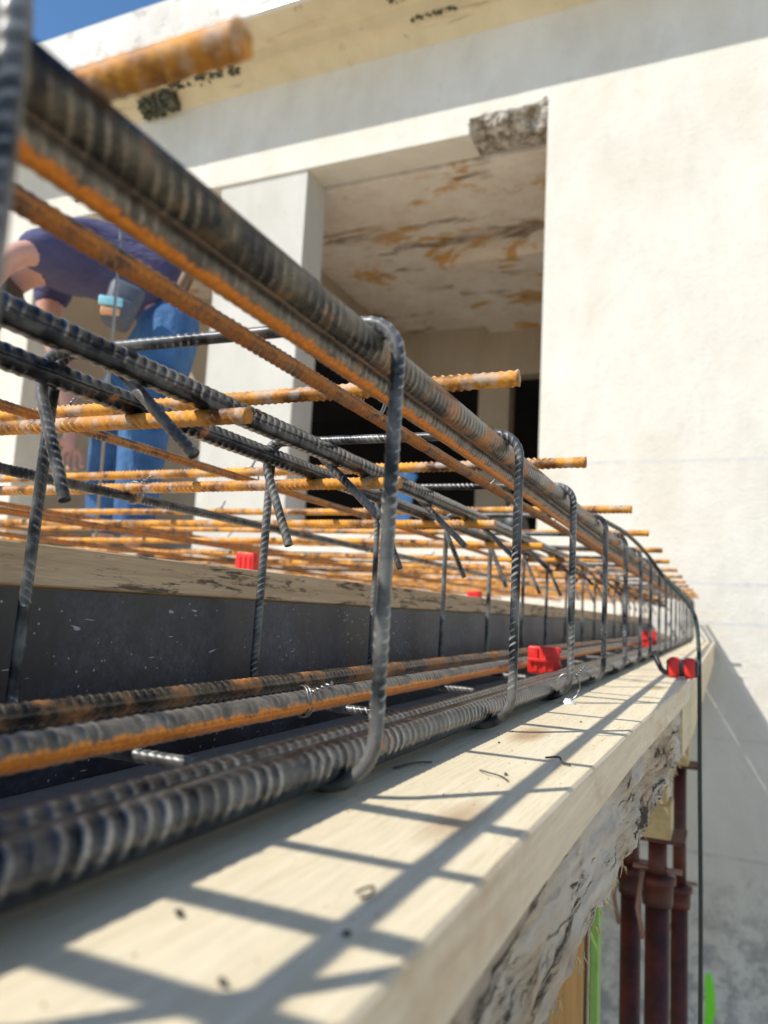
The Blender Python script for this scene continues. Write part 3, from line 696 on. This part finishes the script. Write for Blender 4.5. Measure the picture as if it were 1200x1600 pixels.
# red and black clamp strapped over the board edge
cl = thing('strap_clamp', 'red clamp with black straps on the outer edge of the board at its end', 'clamp', (-.075, 1.62, H + ZB + .001))
for x0 in (-.012, .016):
    v, f = box(x0 - .0105, x0 + .0105, -.018, .018, .0, .038, .006); link('grip', mesh('grip', v, f, True), 'red', cl)
v, f = box(-.026, .031, -.014, .014, .002, .034, .004); link('strap', mesh('strap', v, f, True), 'black', cl)
v, f = tube([(-.05, .01, .045), (-.044, 0, .03), (-.036, -.008, .014), (-.026, -.012, .006)], [.006, .0055, .005, .005], 10); link('strap', mesh('strap', v, f, True), 'black', cl)

# black cable: from the top of the cage down the wall side
P = [(-.19, 1.35, .172), (-.178, 1.6, .176), (-.160, 1.82, .158), (-.125, 1.88, .108), (-.080, 1.80, .060), (-.054, 1.74, .020), (-.046, 1.69, -.03), (-.043, 1.66, -.10), (-.042, 1.655, -.3), (-.040, 1.65, -.6), (-.043, 1.65, -1.2), (-.04, 1.65, -2.2), (-.04, 1.64, -3.1), (-.02, 1.6, -3.29), (.1, 1.5, -3.293)]
def catmull(P, n=10):
    P = [np.array(p, float) for p in P]; P = [2 * P[0] - P[1]] + P + [2 * P[-1] - P[-2]]; out = []
    for i in range(1, len(P) - 2):
        for k in range(n):
            t = k / n
            out.append(.5 * ((2 * P[i]) + (-P[i - 1] + P[i + 1]) * t + (2 * P[i - 1] - 5 * P[i] + 4 * P[i + 1] - P[i + 2]) * t * t + (-P[i - 1] + 3 * P[i] - 3 * P[i + 1] + P[i + 2]) * t ** 3))
    out.append(P[-2]); return np.array(out)
v, f = tube(catmull(P), .0042, 10)
tag(link('cable', mesh('cable', v, f, True), 'cable', loc=(0, 0, H)), 'black electric cable draped off the cage and hanging straight down before the wall', 'cable')

# ------------------------------------------------------------------ props and headers below
def prop(x, y, ztop, label, r=.024, zc=-.56):
    t = thing('steel_prop', label, 'prop', (x, y, 0), 'steel props under the formwork')
    zt_ = H + ztop
    v, f = tube([(0, 0, 0.006), (0, 0, H + zc - .02)], r, 24); link('outer_tube', mesh('outer_tube', v, f, True), 'prop', t)
    v, f = tube([(0, 0, H + zc - .02), (0, 0, zt_ - .008)], r * .78, 24); link('inner_tube', mesh('inner_tube', v, f, True), 'prop', t)
    v, f = lathe([(r * .8, -.045), (r * 1.22, -.045), (r * 1.28, -.03), (r * 1.28, .0), (r * 1.5, .002), (r * 1.5, .018), (r * .8, .022)], 24)
    link('collar', mesh('collar', [(a1, b1, c1 + H + zc) for a1, b1, c1 in v], f, True), 'prop', t)
    v, f = join([tube([(-r * 2.0, 0, H + zc + .03), (r * 2.0, 0, H + zc + .03)], .006, 10), tube([(-r * 1.1, -r * 1.2, H + zc + .03), (-r * 1.5, -r * 1.3, H + zc - .05), (-r * 1.0, -r * 1.25, H + zc - .11)], .005, 8)])
    link('pin', mesh('pin', v, f, True), 'prop_grey', t)
    v, f = box(-.06, .06, -.06, .06, zt_ - .008, zt_, .001); link('head_plate', mesh('head_plate', v, f), 'prop', t)
    v, f = box(-.06, .06, -.06, .06, 0, .006, .001); link('base_plate', mesh('base_plate', v, f), 'prop', t)
    return t
prop(-.135, 1.90, -.462, 'red-brown steel prop with a fat collar, nearest under the board', .026, -.57)
prop(-.205, 2.04, -.462, 'darker steel prop half hidden behind the left side of the nearest prop', .024, -.60)
prop(-.128, 2.72, -.437, 'dark steel prop farther back, close to the hanging black cable', .026, -.83)
def timber(name, b6, mat, label, bev=.002, grp=None):
    v, f = box(*b6, bev); c = ((b6[0] + b6[1]) / 2, (b6[2] + b6[3]) / 2, b6[4])
    o = link(name, mesh(name, [(x - c[0], y - c[1], z - c[2]) for x, y, z in v], f), mat, loc=(c[0], c[1], c[2] + H)); return tag(o, label, 'timber', grp)
timber('header_timber', (-.60, -.105, 1.84, 1.94, -.325, -.2265), 'cross_timber', 'yellow cross timber directly under the long timber, above the nearest prop')
timber('header_timber', (-.62, -.112, 1.835, 1.935, -.388, -.3265), 'cross_timber', 'stained cross timber, middle one of the stack over the nearest prop')
timber('header_timber', (-.61, -.104, 1.84, 1.94, -.4618, -.3895), 'cross_timber', 'worn cross timber at the bottom of the stack, resting on the nearest prop')
timber('header_timber', (-.55, -.100, 2.66, 2.78, -.4368, -.2265), 'cross_timber', 'tall cross timber carried by the far prop')
timber('post', (-.185, -.146, .95, .99, -3.3, -.2285), 'orange_wood', 'orange-brown timber post under the beam, left of the green batten')
timber('post', (-.1400, -.131, .955, .985, -3.3, -.2285), 'green', 'thin green painted batten standing under the rough timber')

# ------------------------------------------------------------------ debris on the board
def twig(pts, r, label, name='twig', mat='debris'):
    v, f = tube(catmull([(x, y, z) for x, y, z in pts], 5), r, 6)
    tag(link(name, mesh(name, v, f, True), mat, loc=(0, 0, H)), label, 'debris', 'scraps on the board')
zz = ZB + .0012
twig([(-.118, .575, zz), (-.108, .572, zz + .002), (-.103, .560, zz + .001), (-.097, .558, zz)], .0008, 'short dark twig on the board in the wide shadow band')
twig([(-.145, .50, zz), (-.138, .492, zz + .001), (-.128, .490, zz), (-.121, .480, zz)], .0005, 'thin bit of wire lying on the sunny board right of the second stirrup')
twig([(-.120, .262, zz), (-.116, .268, zz + .001), (-.114, .262, zz), (-.116, .258, zz)], .0005, 'curl of dark wire on the board in the foreground')
twig([(-.193, .47, zz), (-.186, .49, zz + .001), (-.18, .505, zz)], .0007, 'thin wire offcut close behind the first stirrup foot')
for k, (x, y, s, lb) in enumerate([(-.128, .50, .0022, 'dark nail head on the board beside the thin wire'), (-.16, .215, .003, 'blurred dark speck of grit near the thick bottom bar'),
                                   (-.122, .185, .003, 'blurred dark speck of grit at the bottom left of the board'), (-.108, .23, .0022, 'dark grit on the board within the wide shadow'),
                                   (-.165, .62, .0016, 'tiny crumb of cement behind the second stirrup'), (-.13, .8, .0018, 'small crumb on the board past the third stirrup')]):
    v, f = join(rubble(5, 0, 0, s * .4, s * .35, s * .35, s * .15, s * .3, s * .5))
    tag(link('grit', mesh('grit', v, f), 'debris', loc=(x, y, H + ZB)), lb, 'debris', 'scraps on the board')
P = rubble(260, -.17, .62, ZB + .0003, .085, .5, 0.0, .0002, .0007)
v, f = join([p for p in P])
tag(link('sawdust', mesh('sawdust', v, f), 'cross_timber', loc=(0, 0, H)), 'fine sawdust and crumbs scattered on the pale board', 'sawdust', kind='stuff')

# ------------------------------------------------------------------ the worker
def cam_pt(px, py, dist_plane, depth=0.0):
    """a point on the vertical plane through the worker, given by picture coordinates measured once on the photograph"""
    d = M.to_3x3() @ Vector((px - 600, -(py - 800), -f_px))
    n = Vector((-.70, .714, 0)); t = (dist_plane + depth) / d.dot(n)
    return d * t
DP = 2.66
wp = lambda x, y, dd=0.0: cam_pt(x, y, DP, dd)
feet = wp(185, 872); feet.z = .012
wk = thing('person', 'worker in lilac T-shirt and blue jeans bending forward over the steel mesh', 'person', (feet.x, feet.y, H + .012))
def skin_mesh(name, pts, edges, mat, parent, root=0, sub=2, smooth_=True):
    me = bpy.data.meshes.new(name)
    off = Vector((feet.x, feet.y, .012))
    me.from_pydata([tuple(Vector(p[0]) - off) for p in pts], edges, []); me.update()
    o = bpy.data.objects.new(name, me); C.objects.link(o)
    md = o.modifiers.new('skin', 'SKIN'); md.use_smooth_shade = True; md.branch_smoothing = .6
    for i, p in enumerate(pts):
        sv = me.skin_vertices[0].data[i]; r = p[1]; sv.radius = (r, r) if not isinstance(r, tuple) else r
        sv.use_root = (i == root)
    sb = o.modifiers.new('sub', 'SUBSURF'); sb.levels = sub; sb.render_levels = sub
    dg = bpy.context.evaluated_depsgraph_get(); dg.update()
    nm = bpy.data.meshes.new_from_object(o.evaluated_get(dg)); nm.name = name
    bpy.data.objects.remove(o, do_unlink=True)
    nm.materials.clear(); nm.polygons.foreach_set('use_smooth', [True] * len(nm.polygons))
    return link(name, nm, mat, parent)
N_, F_ = -.12, .12           # near and far side depth
pel = wp(272, 487); chest = wp(110, 415); 
body = [(pel, .070), (wp(225, 435), .095), (wp(160, 405), .13), (wp(95, 408), .135), (wp(45, 420), .07), (wp(15, 440), .05), (wp(-25, 470), .085), (wp(-45, 500), .075),
        # near arm 8..
        (wp(85, 395, -.17), .050), (wp(20, 396, -.24), .038), (wp(-22, 440, -.26), .036), (wp(-45, 520, -.24), .036), (wp(-55, 600, -.2), .028),
        # far arm 13..
        (wp(85, 430, .15), .055), (wp(75, 505, .16), .048), (wp(98, 560, .12), .040), (wp(108, 630, .08), .032), (wp(112, 672, .07), .030),
        # legs 18..
        (wp(262, 510, -.08), .060), (wp(225, 650, -.12), .062), (wp(215, 760, -.12), .05), (wp(205, 858, -.12), .036),
        (wp(262, 510, .10), .060), (wp(180, 640, .14), .062), (wp(165, 750, .14), .05), (wp(160, 855, .14), .036)]
be = [(0, 1), (1, 2), (2, 3), (3, 4), (4, 5), (5, 6), (6, 7), (3, 8), (8, 9), (9, 10), (10, 11), (11, 12), (3, 13), (13, 14), (14, 15), (15, 16), (16, 17), (0, 18), (18, 19), (19, 20), (20, 21), (0, 22), (22, 23), (23, 24), (24, 25)]
hand = []
def add_hand(idx, dirv, side):
    """palm, four curled fingers of unequal length and a thumb"""
    p0 = Vector(body[idx][0]); d = Vector(dirv).normalized(); s = Vector(side).normalized(); n = d.cross(s)
    k0 = len(body); body.append((p0 + d * .05, (.036, .018))); be.append((idx, k0))
    for q, (ofs, ln) in enumerate([(-.028, .062), (-.010, .074), (.009, .070), (.027, .055)]):
        b0 = len(body)
        body.append((p0 + d * .085 + s * ofs, .0095)); be.append((k0, b0))
        body.append((p0 + d * (.085 + ln * .5) + s * ofs * 1.1 + n * .008, .0085)); be.append((b0, b0 + 1))
        body.append((p0 + d * (.085 + ln * .85) + s * ofs * 1.1 + n * .028, .0075)); be.append((b0 + 1, b0 + 2))
    b0 = len(body)
    body.append((p0 + d * .045 - s * .042 + n * .006, .011)); be.append((k0, b0))
    body.append((p0 + d * .080 - s * .058 + n * .016, .009)); be.append((b0, b0 + 1))
add_hand(17, (.15, 0, -1), (.7, .7, 0)); add_hand(12, (.1, 0, -1), (.7, .7, 0))
skin_mesh('body', body, be, 'skin', wk, 0, 2)
shirt = [(wp(282, 462), .175), (wp(235, 432), .165), (wp(160, 398), .168), (wp(98, 405), .160), (wp(62, 415), .10),
         (wp(85, 393, -.17), .088), (wp(28, 390, -.23), .068), (wp(85, 432, .15), .08), (wp(76, 490, .17), .072)]
skin_mesh('tshirt', shirt, [(0, 1), (1, 2), (2, 3), (3, 4), (3, 5), (5, 6), (3, 7), (7, 8)], 'shirt', wk, 0, 2)
jeans = [(wp(262, 455), .135), (wp(276, 503), .168), (wp(264, 525, -.09), .132), (wp(228, 650, -.12), .088), (wp(216, 760, -.12), .075), (wp(206, 845, -.12), .066),
         (wp(258, 525, .11), .128), (wp(182, 640, .14), .086), (wp(167, 750, .14), .074), (wp(161, 842, .14), .066)]
skin_mesh('jeans', jeans, [(0, 1), (1, 2), (2, 3), (3, 4), (4, 5), (1, 6), (6, 7), (7, 8), (8, 9)], 'denim', wk, 1, 2)
for (fx, dd) in ((205, -.12), (160, .14)):
    p = wp(fx, 868, dd); p.z = .05
    tdir = (wp(fx - 40, 868, dd) - wp(fx, 868, dd)); tdir.z = 0; tdir.normalize()
    skin_mesh('boot', [(p - tdir * .05, .045), (p + tdir * .05, .046), (p + tdir * .13 - Vector((0, 0, .006)), .042), (p + tdir * .18 - Vector((0, 0, .012)), .034), (p - tdir * .03 + Vector((0, 0, .09)), .048)], [(0, 1), (1, 2), (2, 3), (0, 4)], 'leather', wk, 0, 2)
skin_mesh('hair', [(wp(-28, 462), .088), (wp(-42, 482), .082), (wp(-18, 455), .07)], [(0, 1), (0, 2)], 'hair', wk, 0, 2)
# belt and pouch
off = Vector((feet.x, feet.y, .012))
c0 = wp(281, 462); ax = (wp(300, 490) - wp(262, 452)); 
axn = (wp(200, 440) - wp(280, 480)).normalized(); s1 = Vector((-.70, .714, 0)); s2 = axn.cross(s1).normalized()
ringp = [c0 + s1 * .160 * math.cos(t) + s2 * .140 * math.sin(t) - off for t in np.linspace(0, 2 * math.pi, 33)]
v, f = tube(ringp, .017, 8); link('belt', mesh('belt', v, f, True), 'leather', wk)
pch = thing('x', '', '', (0, 0, 0)); bpy.data.objects.remove(pch)
pc = wp(190, 478, -.20) - off
rot = Matrix.Rotation(math.radians(45), 3, 'Z') @ Matrix.Rotation(math.radians(14), 3, 'Y')
V, F = box(-.050, .050, -.028, .028, -.078, .078, .022)
po = link('tool_pouch', mesh('tool_pouch', [tuple(rot @ Vector((x * (1 - .25 * (z + .09) / .18 * -1 - .12), y * (1.15 - 1.2 * (z + .0)), z)) + pc) for x, y, z in V], F, True), 'pouch', wk)
V, F = box(-.038, .038, -.050, -.028, -.066, .010, .010)
link('pocket', mesh('pocket', [tuple(rot @ Vector(p) + pc) for p in V], F, True), 'pouch', po)
for c_, s_, m_, n_ in ((wp(173, 471, -.245), (.035, .008, .014), 'cyan', 'buckle'), (wp(172, 487, -.245), (.028, .008, .012), 'peach', 'handle')):
    v, f = box(-s_[0], s_[0], -s_[1], s_[1], -s_[2], s_[2], .004)
    rz = Matrix.Rotation(math.radians(45), 3, 'Z')
    link(n_, mesh(n_, [tuple(rz @ Vector(p) + c_ - off) for p in v], f, True), m_, po)
# bent wire handle standing behind the brown bar
P = corner_path([wp(186, 480, -.5), wp(188, 375, -.5), wp(191, 312, -.5), wp(180, 297, -.5), wp(150, 299, -.5), wp(118, 314, -.5)], .008, 5)
P[0][2] = .13
v, f = tube(P, .0042, 8); wl = P[0]
tag(link('wire_rod', mesh('wire_rod', [(x - wl[0], y - wl[1], z - wl[2]) for x, y, z in v], f, True), 'wire', loc=(wl[0], wl[1], wl[2] + H)), 'thin pale rod bent over at the top, standing in front of the worker', 'rod')
